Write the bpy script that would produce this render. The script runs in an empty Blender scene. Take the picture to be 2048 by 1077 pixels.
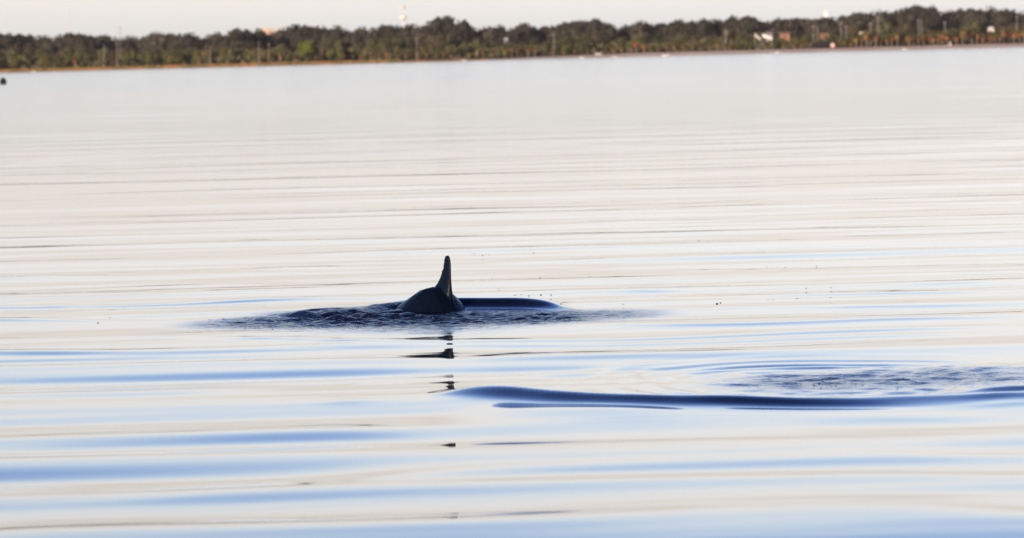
import bpy, bmesh, math, random
import numpy as np
from mathutils import Vector, Matrix, noise

scene = bpy.context.scene
C = scene.collection
R = math.radians
random.seed(7)
rng = np.random.default_rng(11)

# ------------------------------------------------------------------ camera
CAM_H = 1.67                    # eye height above the water, from a small boat
FPX = 10000.0                   # focal length in pixels of a 2048 px wide frame
PITCH = math.atan((538.5 - 110) / FPX)
ROLL = R(1.455)
_F = Vector((0, math.cos(PITCH), -math.sin(PITCH)))
_R0 = Vector((1, 0, 0))
_U0 = _R0.cross(_F)
_RT = _R0 * math.cos(ROLL) - _U0 * math.sin(ROLL)
_UP = _R0 * math.sin(ROLL) + _U0 * math.cos(ROLL)
CAM = Vector((0, 0, CAM_H))

cam_d = bpy.data.cameras.new('camera')
cam = bpy.data.objects.new('camera', cam_d)
C.objects.link(cam)
m3 = Matrix((_RT, _UP, -_F)).transposed()
cam.matrix_world = Matrix.Translation(CAM) @ m3.to_4x4()
cam_d.sensor_width = 36
cam_d.lens = FPX / 2048 * 36
cam_d.clip_start = 0.5
cam_d.clip_end = 30000
cam_d.dof.use_dof = True
cam_d.dof.focus_distance = 32.5
cam_d.dof.aperture_fstop = 7
scene.camera = cam


def ray(px, py):
    return _F + _RT * ((px - 1024) / FPX) + _UP * ((538.5 - py) / FPX)


def on_water(px, py):
    """measured image point -> place on the water (z = 0)"""
    d = ray(px, py)
    t = -CAM_H / d.z
    return CAM + d * t


def at_depth(px, py, Y):
    d = ray(px, py)
    return CAM + d * (Y / d.y)


# ------------------------------------------------------------------ sky and sun
SUN_EL, SUN_ROT = 10.0, -150.0          # low sun, behind the camera and to the left
world = bpy.data.worlds.new("World")
scene.world = world
world.use_nodes = True
wn, wl = world.node_tree.nodes, world.node_tree.links
sky = wn.new('ShaderNodeTexSky')
sky.sky_type = 'NISHITA'
sky.sun_disc = False
sky.sun_elevation = R(SUN_EL)
sky.sun_rotation = R(SUN_ROT)
tc = wn.new('ShaderNodeTexCoord')
sp = wn.new('ShaderNodeSeparateXYZ')
wl.new(tc.outputs['Generated'], sp.inputs[0])
ramp = wn.new('ShaderNodeValToRGB')     # band of pale evening haze low down, clearer deeper blue above
wl.new(sp.outputs['Z'], ramp.inputs[0])
_exp = 2.6
nis = {0.5: (.334, .284, .146), 2: (.497, .497, .295), 5: (.44, .54, .448), 8: (.348, .473, .483),
       12: (.261, .382, .453), 20: (.17, .263, .358), 30: (.113, .179, .264), 45: (.072, .116, .179), 70: (.046, .075, .118)}
want = {0.5: (.86, .84, .82), 2: (.99, .98, .965), 5: (1.25, 1.28, 1.31), 8: (1.08, 1.29, 1.55),
        12: (.62, .95, 1.62), 20: (.20, .40, 1.08), 30: (.05, .11, .42), 45: (.017, .037, .16), 70: (.011, .024, .10)}
els = sorted(nis)
cr = ramp.color_ramp
while len(cr.elements) < len(els):
    cr.elements.new(0.5)
for i, el in enumerate(els):
    cr.elements[i].position = math.sin(R(el))
for i, el in enumerate(els):
    v = [want[el][k] / (nis[el][k] * _exp) / 3.2 for k in range(3)]
    cr.elements[i].color = (*v, 1)
mul = wn.new('ShaderNodeVectorMath')
mul.operation = 'MULTIPLY'
wl.new(sky.outputs[0], mul.inputs[0])
wl.new(ramp.outputs[0], mul.inputs[1])
scl = wn.new('ShaderNodeVectorMath')
scl.operation = 'SCALE'
scl.inputs['Scale'].default_value = 3.2
wl.new(mul.outputs[0], scl.inputs[0])
wl.new(scl.outputs[0], wn['Background'].inputs[0])
wn['Background'].inputs[1].default_value = 0.1

sun_d = bpy.data.lights.new('sun', 'SUN')
sun_d.energy = 2.1
sun_d.angle = R(0.5)
sun_d.color = (1.0, 0.80, 0.58)
sun = bpy.data.objects.new('sun', sun_d)
C.objects.link(sun)
sdir = Vector((math.sin(R(SUN_ROT)) * math.cos(R(SUN_EL)), math.cos(R(SUN_ROT)) * math.cos(R(SUN_EL)), math.sin(R(SUN_EL))))
sun.rotation_euler = sdir.to_track_quat('Z', 'Y').to_euler()

vs = scene.view_settings
vs.view_transform = 'Standard'
vs.look = 'None'
vs.gamma = 1
vs.use_curve_mapping = False
vs.exposure = math.log2(_exp)

# ------------------------------------------------------------------ helpers


def mat(name, col, rough=0.7, spec=0.3, var=0.0, nscale=1.0, bump=0.0, col2=None, rand=0.0):
    m = bpy.data.materials.new(name)
    m.use_nodes = True
    n, l = m.node_tree.nodes, m.node_tree.links
    b = n['Principled BSDF']
    b.inputs['Roughness'].default_value = rough
    b.inputs['Specular IOR Level'].default_value = spec
    tcn = n.new('ShaderNodeTexCoord')
    nz = n.new('ShaderNodeTexNoise')
    nz.inputs['Scale'].default_value = nscale
    nz.inputs['Detail'].default_value = 5
    l.new(tcn.outputs['Object'], nz.inputs['Vector'])
    r = n.new('ShaderNodeValToRGB')
    c2 = col2 or tuple(min(1, c * (1 + var)) for c in col)
    c1 = tuple(c * (1 - var) for c in col) if not col2 else col
    r.color_ramp.elements[0].position = 0.32
    r.color_ramp.elements[1].position = 0.68
    r.color_ramp.elements[0].color = (*c1, 1)
    r.color_ramp.elements[1].color = (*c2, 1)
    l.new(nz.outputs['Fac'], r.inputs[0])
    out = r.outputs[0]
    if rand:
        oi = n.new('ShaderNodeObjectInfo')
        hs = n.new('ShaderNodeHueSaturation')
        mr = n.new('ShaderNodeMapRange')
        mr.inputs['To Min'].default_value = 1 - rand
        mr.inputs['To Max'].default_value = 1 + rand
        l.new(oi.outputs['Random'], mr.inputs['Value'])
        l.new(mr.outputs[0], hs.inputs['Value'])
        ml = n.new('ShaderNodeMath'); ml.operation = 'MULTIPLY'; ml.inputs[1].default_value = 7.31
        fr = n.new('ShaderNodeMath'); fr.operation = 'FRACT'
        mh = n.new('ShaderNodeMapRange')
        mh.inputs['To Min'].default_value = 0.47
        mh.inputs['To Max'].default_value = 0.53
        l.new(oi.outputs['Random'], ml.inputs[0]); l.new(ml.outputs[0], fr.inputs[0])
        l.new(fr.outputs[0], mh.inputs['Value']); l.new(mh.outputs[0], hs.inputs['Hue'])
        l.new(out, hs.inputs['Color'])
        out = hs.outputs[0]
    l.new(out, b.inputs['Base Color'])
    if bump:
        bp = n.new('ShaderNodeBump')
        bp.inputs['Strength'].default_value = bump
        l.new(nz.outputs['Fac'], bp.inputs['Height'])
        l.new(bp.outputs[0], b.inputs['Normal'])
    return m


class MB:
    def __init__(s):
        s.v, s.f = [], []

    def add(s, vs_, fs):
        o = len(s.v)
        s.v += [tuple(p) for p in vs_]
        s.f += [tuple(i + o for i in f) for f in fs]

    def box(s, x0, x1, y0, y1, z0, z1):
        s.add([(x0, y0, z0), (x1, y0, z0), (x1, y1, z0), (x0, y1, z0), (x0, y0, z1), (x1, y0, z1), (x1, y1, z1), (x0, y1, z1)],
              [(0, 3, 2, 1), (4, 5, 6, 7), (0, 1, 5, 4), (1, 2, 6, 5), (2, 3, 7, 6), (3, 0, 4, 7)])

    def tube(s, pts, rad, n=6):
        pts = [Vector(p) for p in pts]
        if not hasattr(rad, '__len__'):
            rad = [rad] * len(pts)
        vs_, fs = [], []
        for i, p in enumerate(pts):
            d = (pts[min(i + 1, len(pts) - 1)] - pts[max(i - 1, 0)]).normalized()
            a = d.orthogonal().normalized() if abs(d.z) < .9 else Vector((1, 0, 0))
            a = (a - d * a.dot(d)).normalized()
            b = d.cross(a)
            for k in range(n):
                t = 2 * math.pi * k / n
                vs_.append(p + (a * math.cos(t) + b * math.sin(t)) * rad[i])
        for i in range(len(pts) - 1):
            for k in range(n):
                fs.append((i * n + k, i * n + (k + 1) % n, (i + 1) * n + (k + 1) % n, (i + 1) * n + k))
        fs.append(tuple(range(n))[::-1])
        fs.append(tuple((len(pts) - 1) * n + k for k in range(n)))
        s.add(vs_, fs)

    def lathe(s, prof, n=16, c=(0, 0, 0)):
        vs_, fs = [], []
        for r_, z in prof:
            for k in range(n):
                t = 2 * math.pi * k / n
                vs_.append((c[0] + r_ * math.cos(t), c[1] + r_ * math.sin(t), c[2] + z))
        for i in range(len(prof) - 1):
            for k in range(n):
                fs.append((i * n + k, i * n + (k + 1) % n, (i + 1) * n + (k + 1) % n, (i + 1) * n + k))
        fs.append(tuple(range(n))[::-1])
        fs.append(tuple((len(prof) - 1) * n + k for k in range(n)))
        s.add(vs_, fs)

    def blob(s, c, r, seed=0, sub=2, amp=.2):
        bm = bmesh.new()
        bmesh.ops.create_icosphere(bm, subdivisions=sub, radius=1)
        vs_ = []
        for v in bm.verts:
            k = 1 + amp * noise.noise(v.co * 1.7 + Vector((seed, seed * 2.3, 0)))
            vs_.append((c[0] + v.co.x * r[0] * k, c[1] + v.co.y * r[1] * k, c[2] + v.co.z * r[2] * k))
        s.add(vs_, [tuple(v.index for v in f.verts) for f in bm.faces])
        bm.free()

    def mesh(s, name, m, smooth=False):
        me = bpy.data.meshes.new(name)
        me.from_pydata(s.v, [], s.f)
        me.materials.append(m)
        if smooth:
            me.shade_smooth()
        return me

    def build(s, name, m, parent=None, smooth=False):
        o = bpy.data.objects.new(name, s.mesh(name, m, smooth))
        C.objects.link(o)
        if parent:
            o.parent = parent
        return o


def tag(o, label=None, cat=None, group=None, kind=None):
    if label: o['label'] = label
    if cat: o['category'] = cat
    if group: o['group'] = group
    if kind: o['kind'] = kind
    return o


def empty(name, loc, rz=0, scale=(1, 1, 1)):
    o = bpy.data.objects.new(name, None)
    C.objects.link(o)
    o.location = loc
    o.rotation_euler = (0, 0, rz)
    o.scale = scale
    return o


def inst(name, parts, loc, rz=0, scale=(1, 1, 1)):
    """parts: (name, mesh) pairs sharing mesh data"""
    root = empty(name, loc, rz, scale)
    for pn, me in parts:
        c = bpy.data.objects.new(pn, me)
        C.objects.link(c)
        c.parent = root
    return root


# ------------------------------------------------------------------ water
def axis(lo, hi, start_step, fn):
    pts = [lo]
    while pts[-1] < hi:
        pts.append(pts[-1] + fn(pts[-1]))
    return np.array(pts)


def ystep(y):
    if y < 8: return 4 if y < -20 else 1.0
    if y < 16: return .1 if y < 14 else .05
    if y < 22.5: return .04
    if y < 26: return .017
    if y < 27: return .022
    if y < 29.5: return .03
    if y < 34.5: return .018
    if y < 55: return .018 + (y - 34.5) * .0025
    if y < 420: return .07 * (y / 55) ** 1.45
    return 1.33 + (y - 420) * .03


def xstep(x):
    a = abs(x)
    if a < 3.4: return .026
    if a < 12: return .026 + (a - 3.4) * .03
    return .284 + (a - 12) * .12


ya = axis(-300, 4100, 0, ystep)
xp = axis(0, 3600, 0, xstep)
xa = np.concatenate([-xp[:0:-1], xp])
X, Y = np.meshgrid(xa, ya)
SX = np.gradient(xa)[None, :] * np.ones_like(X)
SY = np.gradient(ya)[:, None] * np.ones_like(X)


def interp_line(pxs, n=24):
    """polyline given as image points -> world crest line (x sorted) sampled"""
    P = np.array([tuple(on_water(*p))[:2] for p in pxs])
    return P[:, 0], P[:, 1]


def smooth_interp(x, xs, ys):
    # cubic-ish interpolation (Catmull-Rom on dense resampling)
    xs = np.asarray(xs, float); ys = np.asarray(ys, float)
    m = np.gradient(ys, xs)
    i = np.clip(np.searchsorted(xs, x) - 1, 0, len(xs) - 2)
    h = xs[i + 1] - xs[i]
    t = np.clip((x - xs[i]) / h, 0, 1)
    return ((2*t**3 - 3*t**2 + 1) * ys[i] + (t**3 - 2*t**2 + t) * h * m[i] +
            (-2*t**3 + 3*t**2) * ys[i+1] + (t**3 - t**2) * h * m[i+1])


H = np.zeros_like(X)
CHOP = np.zeros_like(X)

# broad and fine ripples, long crested, roughly across the view
DIRV = R(-1.0)


def band_noise(n, lam0, lam1, spread, slope_rms, seed):
    g = np.random.default_rng(seed)
    out = np.zeros_like(X)
    for i in range(n):
        lam = math.exp(g.uniform(math.log(lam0), math.log(lam1)))
        th = DIRV + g.normal(0, spread)
        k = 2 * math.pi / lam
        a = slope_rms * math.sqrt(2 / n) / k
        kx, ky = k * math.sin(th), k * math.cos(th)
        fade = np.clip((lam / np.maximum(SY, 1e-6) - 4) / 5, 0, 1)
        if abs(kx) > 1e-6:
            fade = fade * np.clip((2 * math.pi / abs(kx) / SX - 3) / 4, 0, 1)
        out += a * fade * np.sin(kx * X + ky * Y + g.uniform(0, 6.28))
    return out


def patchiness(seed, sx, sy, lo, hi):
    """slow modulation so that ripple groups come and go"""
    g = np.random.default_rng(seed)
    out = np.zeros_like(X)
    for i in range(9):
        kx, ky = g.normal(0, 1 / sx), g.normal(0, 1 / sy)
        out += np.sin(kx * X + ky * Y + g.uniform(0, 6.28))
    out = out / 2.1
    return lo + (hi - lo) * 1 / (1 + np.exp(-1.6 * out))


near = np.clip((Y - 10) / 6, 0, 1)
H += band_noise(26, 1.3, 3.2, .10, .018, 1) * patchiness(5, 3, 3, .6, 1.3) * (1 - .72 * np.clip((Y - 34) / 20, 0, 1)) * (1 + .2 * np.clip((27 - Y) / 5, 0, 1))
H += band_noise(40, .7, 2.2, .30, .008, 12) * patchiness(15, 2.0, 4, .1, 1.6) * np.clip((Y - 26) / 14, 0, 1)
H += band_noise(22, .55, 1.2, .12, .010, 2) * patchiness(6, 1.5, 1.5, .2, 1.4) * (1 - .5 * np.clip((Y - 34) / 20, 0, 1))
H += band_noise(18, .25, .5, .16, .005, 3) * patchiness(7, 1.0, 1.2, .0, 1.8)
H += band_noise(24, 3.0, 9.0, .3, .0045, 4) * np.clip((Y - 28) / 30, 0, 1)

def blobless(px, py, rx, ry, s_):
    c = on_water(px, py)
    wx = rx / FPX * c.y
    wy = ry * c.y ** 2 / (FPX * CAM_H)
    return s_ * np.exp(-(((X - c.x) / wx) ** 2 + ((Y - c.y) / wy) ** 2))




def ridge(pxs, amp, wf, wb, end=.5, p=2.0, amps=None):
    """a raised crest along the given points: wf front width (camera side), wb back width"""
    global H
    xs, ys = interp_line(pxs)
    yc = smooth_interp(np.clip(X, xs[0], xs[-1]), xs, ys)
    e = end
    win = 1 / (1 + np.exp(-(X - xs[0] - e * .5) / (e * .16))) * 1 / (1 + np.exp((X - xs[-1] + e * .5) / (e * .16)))
    d = Y - yc
    w = np.where(d < 0, wf, wb)
    if amps:
        win = win * smooth_interp(np.clip(X, xs[0], xs[-1]), xs, amps)
    pp = np.where(d < 0, p, 2.0)
    H += amp * win * np.exp(-np.sqrt((d / w) ** 2 + .07) ** pp)


# long blue bands
for pts, a, wf, wb, e in [
    ([(-300, 802), (0, 792), (250, 788), (540, 776), (680, 770)], .0085, .26, .5, 1.0),
    ([(-300, 708), (0, 706), (250, 706), (500, 700), (800, 690)], .008, .17, .25, 1.2),
    ([(-300, 722), (0, 718), (300, 712), (620, 706), (880, 700)], .006, .17, .25, 1.2),
    ([(200, 676), (450, 677), (800, 683), (1200, 680), (1700, 662), (2100, 648)], .0055, .14, .2, 1.4),
    ([(500, 694), (900, 690), (1300, 686), (1700, 672), (2100, 662)], .0055, .15, .22, 1.4),
    ([(1100, 654), (1500, 650), (1800, 640), (2100, 634)], .0045, .13, .2, 1.0),
    ([(-200, 618), (60, 614), (300, 610), (600, 598), (760, 596)], .0065, .14, .22, 1.0),
    ([(1180, 586), (1280, 583), (1420, 582)], .0055, .16, .25, .5),
    ([(1700, 572), (1850, 568), (2100, 562)], .005, .18, .3, .8),
    ([(640, 766), (760, 762), (890, 760)], .006, .22, .4, .35),
    ([(600, 808), (700, 806), (800, 802)], .004, .2, .3, .3),
    ([(840, 832), (1000, 828), (1300, 832), (1600, 828), (2100, 812)], .001, .22, .3, .5),
    ([(1020, 742), (1130, 748), (1230, 737), (1400, 730)], .006, .16, .3, .4),
    ([(1500, 845), (1750, 838), (2100, 835)], .004, .2, .3, .6),
    ([(-200, 900), (300, 884), (700, 870), (1000, 872)], .009, .3, .5, .8),
    ([(-200, 560), (60, 556), (260, 552)], .0045, .14, .3, .7),
    ([(100, 580), (380, 572), (620, 566)], .004, .13, .3, .9),
    ([(-200, 640), (150, 642), (330, 644)], .005, .14, .22, .8),
    ([(250, 592), (500, 584), (700, 578)], .004, .12, .25, .9),
    ([(1380, 600), (1600, 592), (2100, 583)], .004, .14, .3, .9),
    ([(1500, 616), (1800, 612), (2100, 606)], .004, .13, .3, .9),
    ([(1250, 545), (1450, 540), (1650, 538)], .0045, .16, .35, .7),
    ([(1650, 520), (1850, 514), (2100, 510)], .0045, .18, .4, .9),
    ([(450, 540), (600, 536), (760, 534)], .004, .15, .35, .6),
    ([(1100, 448), (1250, 444), (1400, 442)], .006, .22, .5, .8),
    ([(1000, 640), (1500, 632), (1900, 622)], .003, .12, .2, .9),
    ([(500, 972), (900, 946), (1500, 920), (2100, 905)], .012, .34, .6, .8),
    ([(100, 1010), (700, 980), (1100, 968), (1600, 955), (2100, 942)], .006, .3, .5, .8),
    ([(-300, 1076), (300, 1066), (900, 1052), (1500, 1024), (2200, 1018)], .013, .4, .6, .8),
]:
    ridge(pts, a * 1.65, wf, wb, e)

H *= 1 - blobless(895, 712, 110, 46, .5)      # the water just before the animal lies calmer
# bow wave in front: dark steep face with a soft left end
BOW = [(835, 794), (930, 795), (1010, 801), (1100, 809), (1200, 815), (1350, 819), (1500, 819), (1700, 815), (2000, 803), (2300, 792)]
ridge(BOW, .051, .125, .30, .38, 1.5, [.5, .9, 1, 1, 1, 1, .95, .8, .6, .5])
ridge(BOW, .016, .42, .40, .42, 1.6)
ridge([(800, 812), (1000, 814), (1300, 822), (1700, 822)], .016, .9, .6, .8)
ridge([(820, 822), (1050, 825), (1300, 831), (1450, 832)], .019, .50, .34, .6)
ridge([(900, 866), (1200, 864), (1500, 860), (1800, 858)], .009, .6, .5, .8)
ridge([(1750, 822), (1900, 816), (2100, 808), (2300, 800)], .008, .16, .3, .7)
ridge([(1820, 799), (1900, 792), (2000, 785), (2300, 770)], .028, .09, .22, .45, 1.4)
ridge([(1400, 744), (1500, 739), (1620, 735), (1720, 735), (1800, 741)], .009, .10, .2, .35)
# the hollow behind the dolphin: far lip with a dark face towards us
ridge([(560, 634), (640, 630), (720, 626), (780, 622), (860, 618), (980, 616), (1060, 616), (1110, 618), (1170, 626)], .064, .10, .45, .3, 1.6,
      [0, .08, .35, .8, 1, 1, 1, .9, .6])
ridge([(330, 644), (480, 638), (620, 632), (740, 627)], .010, .15, .3, .5)
ridge([(925, 632), (955, 628), (985, 632)], .030, .07, .09, .09)

# rings where something went under, right of the wave
c0 = on_water(1640, 765)
ex, ey = .78, 1.25
rr = np.sqrt(((X - c0.x) / ex) ** 2 + ((Y - c0.y) / ey) ** 2)
H += .0055 * np.exp(-((rr - 1.1) / .45) ** 2) * np.sin((rr - 1) * 2 * math.pi / .24 + 1.3 * np.sin(X * 3.1 + Y * 1.3) + .9 * np.sin(X * 5.3 - Y * 2.2))
rr2 = np.sqrt(((X - c0.x - 1.0) / 1.5) ** 2 + ((Y - c0.y - .1) / 1.15) ** 2)


def blobmask(pts, p=2):
    m = np.zeros_like(X)
    for (px, py, rx, ry, s) in pts:
        c = on_water(px, py)
        dd = c.length
        wx = rx / FPX * c.y
        wy = ry * c.y ** 2 / (FPX * CAM_H)
        m = np.maximum(m, s * np.exp(-(((X - c.x) / wx) ** 2 + ((Y - c.y) / wy) ** 2) ** (p / 2)))
    return m


mk_foot = blobmask([(1650, 765, 190, 20, 1), (1900, 755, 200, 22, .9), (1780, 760, 160, 24, .8)], 2.4)
mk_dol = blobmask([(860, 638, 210, 19, 1), (700, 637, 160, 17, 1), (1040, 636, 140, 14, .9), (560, 644, 120, 11, .6), (1200, 629, 120, 10, .3),
                   (470, 647, 100, 8, .3)], 2.5)
_lx, _ly = interp_line([(400, 628), (640, 622), (780, 618), (900, 621), (1000, 621), (1130, 619), (1200, 612), (1400, 600)])
mk_dol = mk_dol / (1 + np.exp(np.clip((Y - smooth_interp(np.clip(X, _lx[0], _lx[-1]), _lx, _ly) + .05) / .07, -50, 50)))
mk_lump = blobmask([(690, 632, 120, 11, 1), (800, 630, 60, 8, .8)], 3)


def chop(n, lam0, lam1, slope, seed, aniso=1.0):
    g = np.random.default_rng(seed)
    out = np.zeros_like(X)
    m_ = (mk_foot + mk_dol) > .004
    xs_, ys_ = X[m_], Y[m_]
    acc = np.zeros_like(xs_)
    for i in range(n):
        lam = math.exp(g.uniform(math.log(lam0), math.log(lam1)))
        th = g.uniform(-1.1, 1.1)
        k = 2 * math.pi / lam
        ph = .8 * np.sin(xs_ * g.uniform(2, 5) + g.uniform(0, 6)) + .8 * np.sin(ys_ * g.uniform(2, 5) + g.uniform(0, 6))
        acc += slope * math.sqrt(2 / n) / k * np.sin(k * (math.sin(th) * xs_ + math.cos(th) * ys_) + ph + g.uniform(0, 6.28))
    out[m_] = acc
    return out


for _ in range(3):                         # surface tension: no sharp creases
    H[1:-1] = .25 * H[:-2] + .5 * H[1:-1] + .25 * H[2:]
    H[:, 1:-1] = .25 * H[:, :-2] + .5 * H[:, 1:-1] + .25 * H[:, 2:]
H += chop(30, .08, .40, .13, 31) * mk_foot
H += chop(40, .06, .22, .30, 32) * mk_dol
H += chop(16, .30, .8, .22, 33) * mk_lump
H += mk_lump * .004
CHOP = np.clip(mk_dol * 1.0 + mk_foot * .22, 0, 1)

nx, ny = len(xa), len(ya)
print('water grid', nx, ny, nx * ny)
co = np.stack([X, Y, H], -1).reshape(-1, 3).astype(np.float32)
idx = np.arange(nx * ny).reshape(ny, nx)
q = np.stack([idx[:-1, :-1], idx[:-1, 1:], idx[1:, 1:], idx[1:, :-1]], -1).reshape(-1, 4)
me = bpy.data.meshes.new('water')
me.vertices.add(nx * ny)
me.vertices.foreach_set('co', co.ravel())
me.loops.add(q.size)
me.loops.foreach_set('vertex_index', q.ravel().astype(np.int32))
me.polygons.add(len(q))
me.polygons.foreach_set('loop_start', np.arange(0, q.size, 4, dtype=np.int32))
me.update(calc_edges=True)
at = me.attributes.new('chop', 'FLOAT', 'POINT')
at.data.foreach_set('value', CHOP.ravel().astype(np.float32))
me.shade_smooth()

wm = bpy.data.materials.new('sea_water')
wm.use_nodes = True
n, l = wm.node_tree.nodes, wm.node_tree.links
b = n['Principled BSDF']
b.inputs['Base Color'].default_value = (.0025, .0045, .010, 1)
b.inputs['IOR'].default_value = 1.333
geo = n.new('ShaderNodeNewGeometry')
sep = n.new('ShaderNodeSeparateXYZ')
l.new(geo.outputs['Position'], sep.inputs[0])
mr = n.new('ShaderNodeMapRange')            # breeze roughens the open water further out
mr.inputs['From Min'].default_value = 34
mr.inputs['From Max'].default_value = 110
mr.inputs['To Min'].default_value = .03
mr.inputs['To Max'].default_value = .095
l.new(sep.outputs['Y'], mr.inputs['Value'])
an0 = n.new('ShaderNodeAttribute')
an0.attribute_name = 'chop'
rma = n.new('ShaderNodeMath')
rma.operation = 'MULTIPLY_ADD'
rma.inputs[1].default_value = .24
l.new(an0.outputs['Fac'], rma.inputs[0])
l.new(mr.outputs[0], rma.inputs[2])
l.new(rma.outputs[0], b.inputs['Roughness'])
# wind ripples too small to model
mp = n.new('ShaderNodeMapping')
mp.inputs['Scale'].default_value = (.22, 1.0, 1.0)
l.new(geo.outputs['Position'], mp.inputs[0])
nz = n.new('ShaderNodeTexNoise')
nz.inputs['Scale'].default_value = .55
nz.inputs['Detail'].default_value = 3
l.new(mp.outputs[0], nz.inputs['Vector'])
mr2 = n.new('ShaderNodeMapRange')
mr2.inputs['From Min'].default_value = 60
mr2.inputs['From Max'].default_value = 400
mr2.inputs['To Min'].default_value = 0
mr2.inputs['To Max'].default_value = .2
l.new(sep.outputs['Y'], mr2.inputs['Value'])
b1 = n.new('ShaderNodeBump')
b1.inputs['Distance'].default_value = 1.0
l.new(mr2.outputs[0], b1.inputs['Strength'])
l.new(nz.outputs['Fac'], b1.inputs['Height'])
# agitated skin of the water round the splash
an = n.new('ShaderNodeAttribute')
an.attribute_name = 'chop'
nz2 = n.new('ShaderNodeTexNoise')
nz2.inputs['Scale'].default_value = 38
nz2.inputs['Detail'].default_value = 3
l.new(geo.outputs['Position'], nz2.inputs['Vector'])
b2 = n.new('ShaderNodeBump')
b2.inputs['Distance'].default_value = .06
l.new(an.outputs['Fac'], b2.inputs['Strength'])
l.new(nz2.outputs['Fac'], b2.inputs['Height'])
l.new(b1.outputs[0], b2.inputs['Normal'])
l.new(b2.outputs[0], b.inputs['Normal'])
me.materials.append(wm)
water = bpy.data.objects.new('water', me)
C.objects.link(water)
tag(water, kind='structure')

# ------------------------------------------------------------------ far shore: land
D = 1667.0


def shore(px, dy=0):
    """image x -> world x at the shore"""
    return at_depth(px, 120, D + dy).x


sand = mat('sand', (.60, .42, .27), .9, .1, col2=(.80, .60, .42), nscale=.08)
soil = mat('scrub_ground', (.05, .055, .022), .95, .05, col2=(.13, .095, .035), nscale=.15)
g = MB()
xsL = np.linspace(-1500, 1500, 151)
rows = [(6, -.6), (14, .35), (30, .9), (60, 1.2), (200, 3), (600, 5), (2500, 6)]
for dy, z in rows:
    for x in xsL:
        g.v.append((x, D + dy + 2.2 * noise.noise(Vector((x * .02, dy, 0))), z + .12 * noise.noise(Vector((x * .05, dy * .3, 4)))))
w_ = len(xsL)
for i in range(len(rows) - 1):
    for j in range(w_ - 1):
        g.f.append((i * w_ + j, i * w_ + j + 1, (i + 1) * w_ + j + 1, (i + 1) * w_ + j))
tag(g.build('ground', soil, smooth=True), kind='structure')
g = MB()
xb = np.linspace(shore(950), 700, 140)
rows = [(-3, -.35), (3, .25), (10, .75), (20, 1.15), (26, .7)]
for dy, z in rows:
    for x in xb:
        t = min(1, (x - xb[0]) / 60)
        g.v.append((x, D + dy + 1.5 * noise.noise(Vector((x * .04, 3, 0))) + (1 - t) * 4, (z + .12 * noise.noise(Vector((x * .09, dy * .2, 9)))) * (.35 + .65 * t)))
w_ = len(xb)
for i in range(len(rows) - 1):
    for j in range(w_ - 1):
        g.f.append((i * w_ + j, i * w_ + j + 1, (i + 1) * w_ + j + 1, (i + 1) * w_ + j))
tag(g.build('beach', sand, smooth=True), kind='structure')

# ------------------------------------------------------------------ foliage
oak_m = mat('oak_leaves', (.030, .030, .024), .8, .15, col2=(.062, .056, .042), nscale=.6, rand=.3)
mid_m = mat('broadleaf_leaves', (.034, .036, .020), .8, .15, col2=(.098, .085, .042), nscale=.5, rand=.35)
shrub_m = mat('shrub_leaves', (.04, .046, .017), .8, .15, col2=(.12, .10, .038), nscale=.7, rand=.3)
green_m = mat('green_tree_leaves', (.05, .075, .012), .8, .15, col2=(.14, .16, .025), nscale=.5)
bark_m = mat('bark', (.09, .075, .06), .9, .1, .3, 2)
palm_trunk_m = mat('palm_trunk', (.17, .13, .105), .9, .1, .3, 2)
frond_m = mat('palm_fronds', (.06, .065, .02), .7, .2, col2=(.13, .11, .035), nscale=1.2, rand=.25)
skirt_m = mat('dry_fronds', (.11, .055, .025), .9, .1, col2=(.26, .13, .055), nscale=1.5, rand=.3)


def crown_mesh(name, m, seed, n_lobes=7, leaves=1100, size=.17, flat=.8):
    """crown about 2 wide and 2*flat high centred at z = 1, made of leaf clumps spread over lobes"""
    g_ = random.Random(seed)
    mb = MB()
    lobes = []
    for i in range(n_lobes):
        a = g_.uniform(0, 6.28)
        d_ = g_.uniform(.1, .62)
        r_ = g_.uniform(.28, .5)
        lobes.append((Vector((d_ * math.cos(a), d_ * math.sin(a), 1 + g_.uniform(-.45, .5) * flat)), r_))
    lobes.append((Vector((0, 0, .95)), .6))
    for i, (c, r_) in enumerate(lobes):
        mb.blob(c, (r_ * .8, r_ * .8, r_ * .7 * flat), seed + i, 1, .3)
    for i in range(leaves):
        c, r_ = g_.choice(lobes)
        d_ = Vector((g_.gauss(0, 1), g_.gauss(0, 1), g_.gauss(0, 1))).normalized()
        rad = r_ * g_.uniform(.72, 1.12) * (1.12 if g_.random() < .15 else 1)
        p = c + Vector((d_.x * rad, d_.y * rad, d_.z * rad * flat))
        nrm = (d_ + Vector((g_.gauss(0, .6), g_.gauss(0, .6), g_.gauss(0, .6)))).normalized()
        t = nrm.orthogonal().normalized()
        bt = nrm.cross(t)
        s_ = size * g_.uniform(.45, 1.0)
        o = len(mb.v)
        for (a_, b_) in ((-1, -.5), (.2, -.8), (1, .3), (-.3, .8)):
            mb.v.append(tuple(p + t * a_ * s_ * .6 + bt * b_ * s_ * .6))
        mb.f.append((o, o + 1, o + 2, o + 3))
    return mb.mesh(name, m)


def trunk_mesh(seed):
    g_ = random.Random(seed)
    mb = MB()
    mb.tube([(0, 0, -.1), (.02, 0, .3), (.0, .03, .8)], [.075, .055, .035])
    for k in range(4):
        a = k * 1.57 + g_.uniform(0, 1)
        mb.tube([(0, 0, .35), (.25 * math.cos(a), .25 * math.sin(a), .7), (.4 * math.cos(a), .4 * math.sin(a), 1.0)], [.035, .025, .012], 5)
    return mb.mesh('trunk', bark_m)


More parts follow.
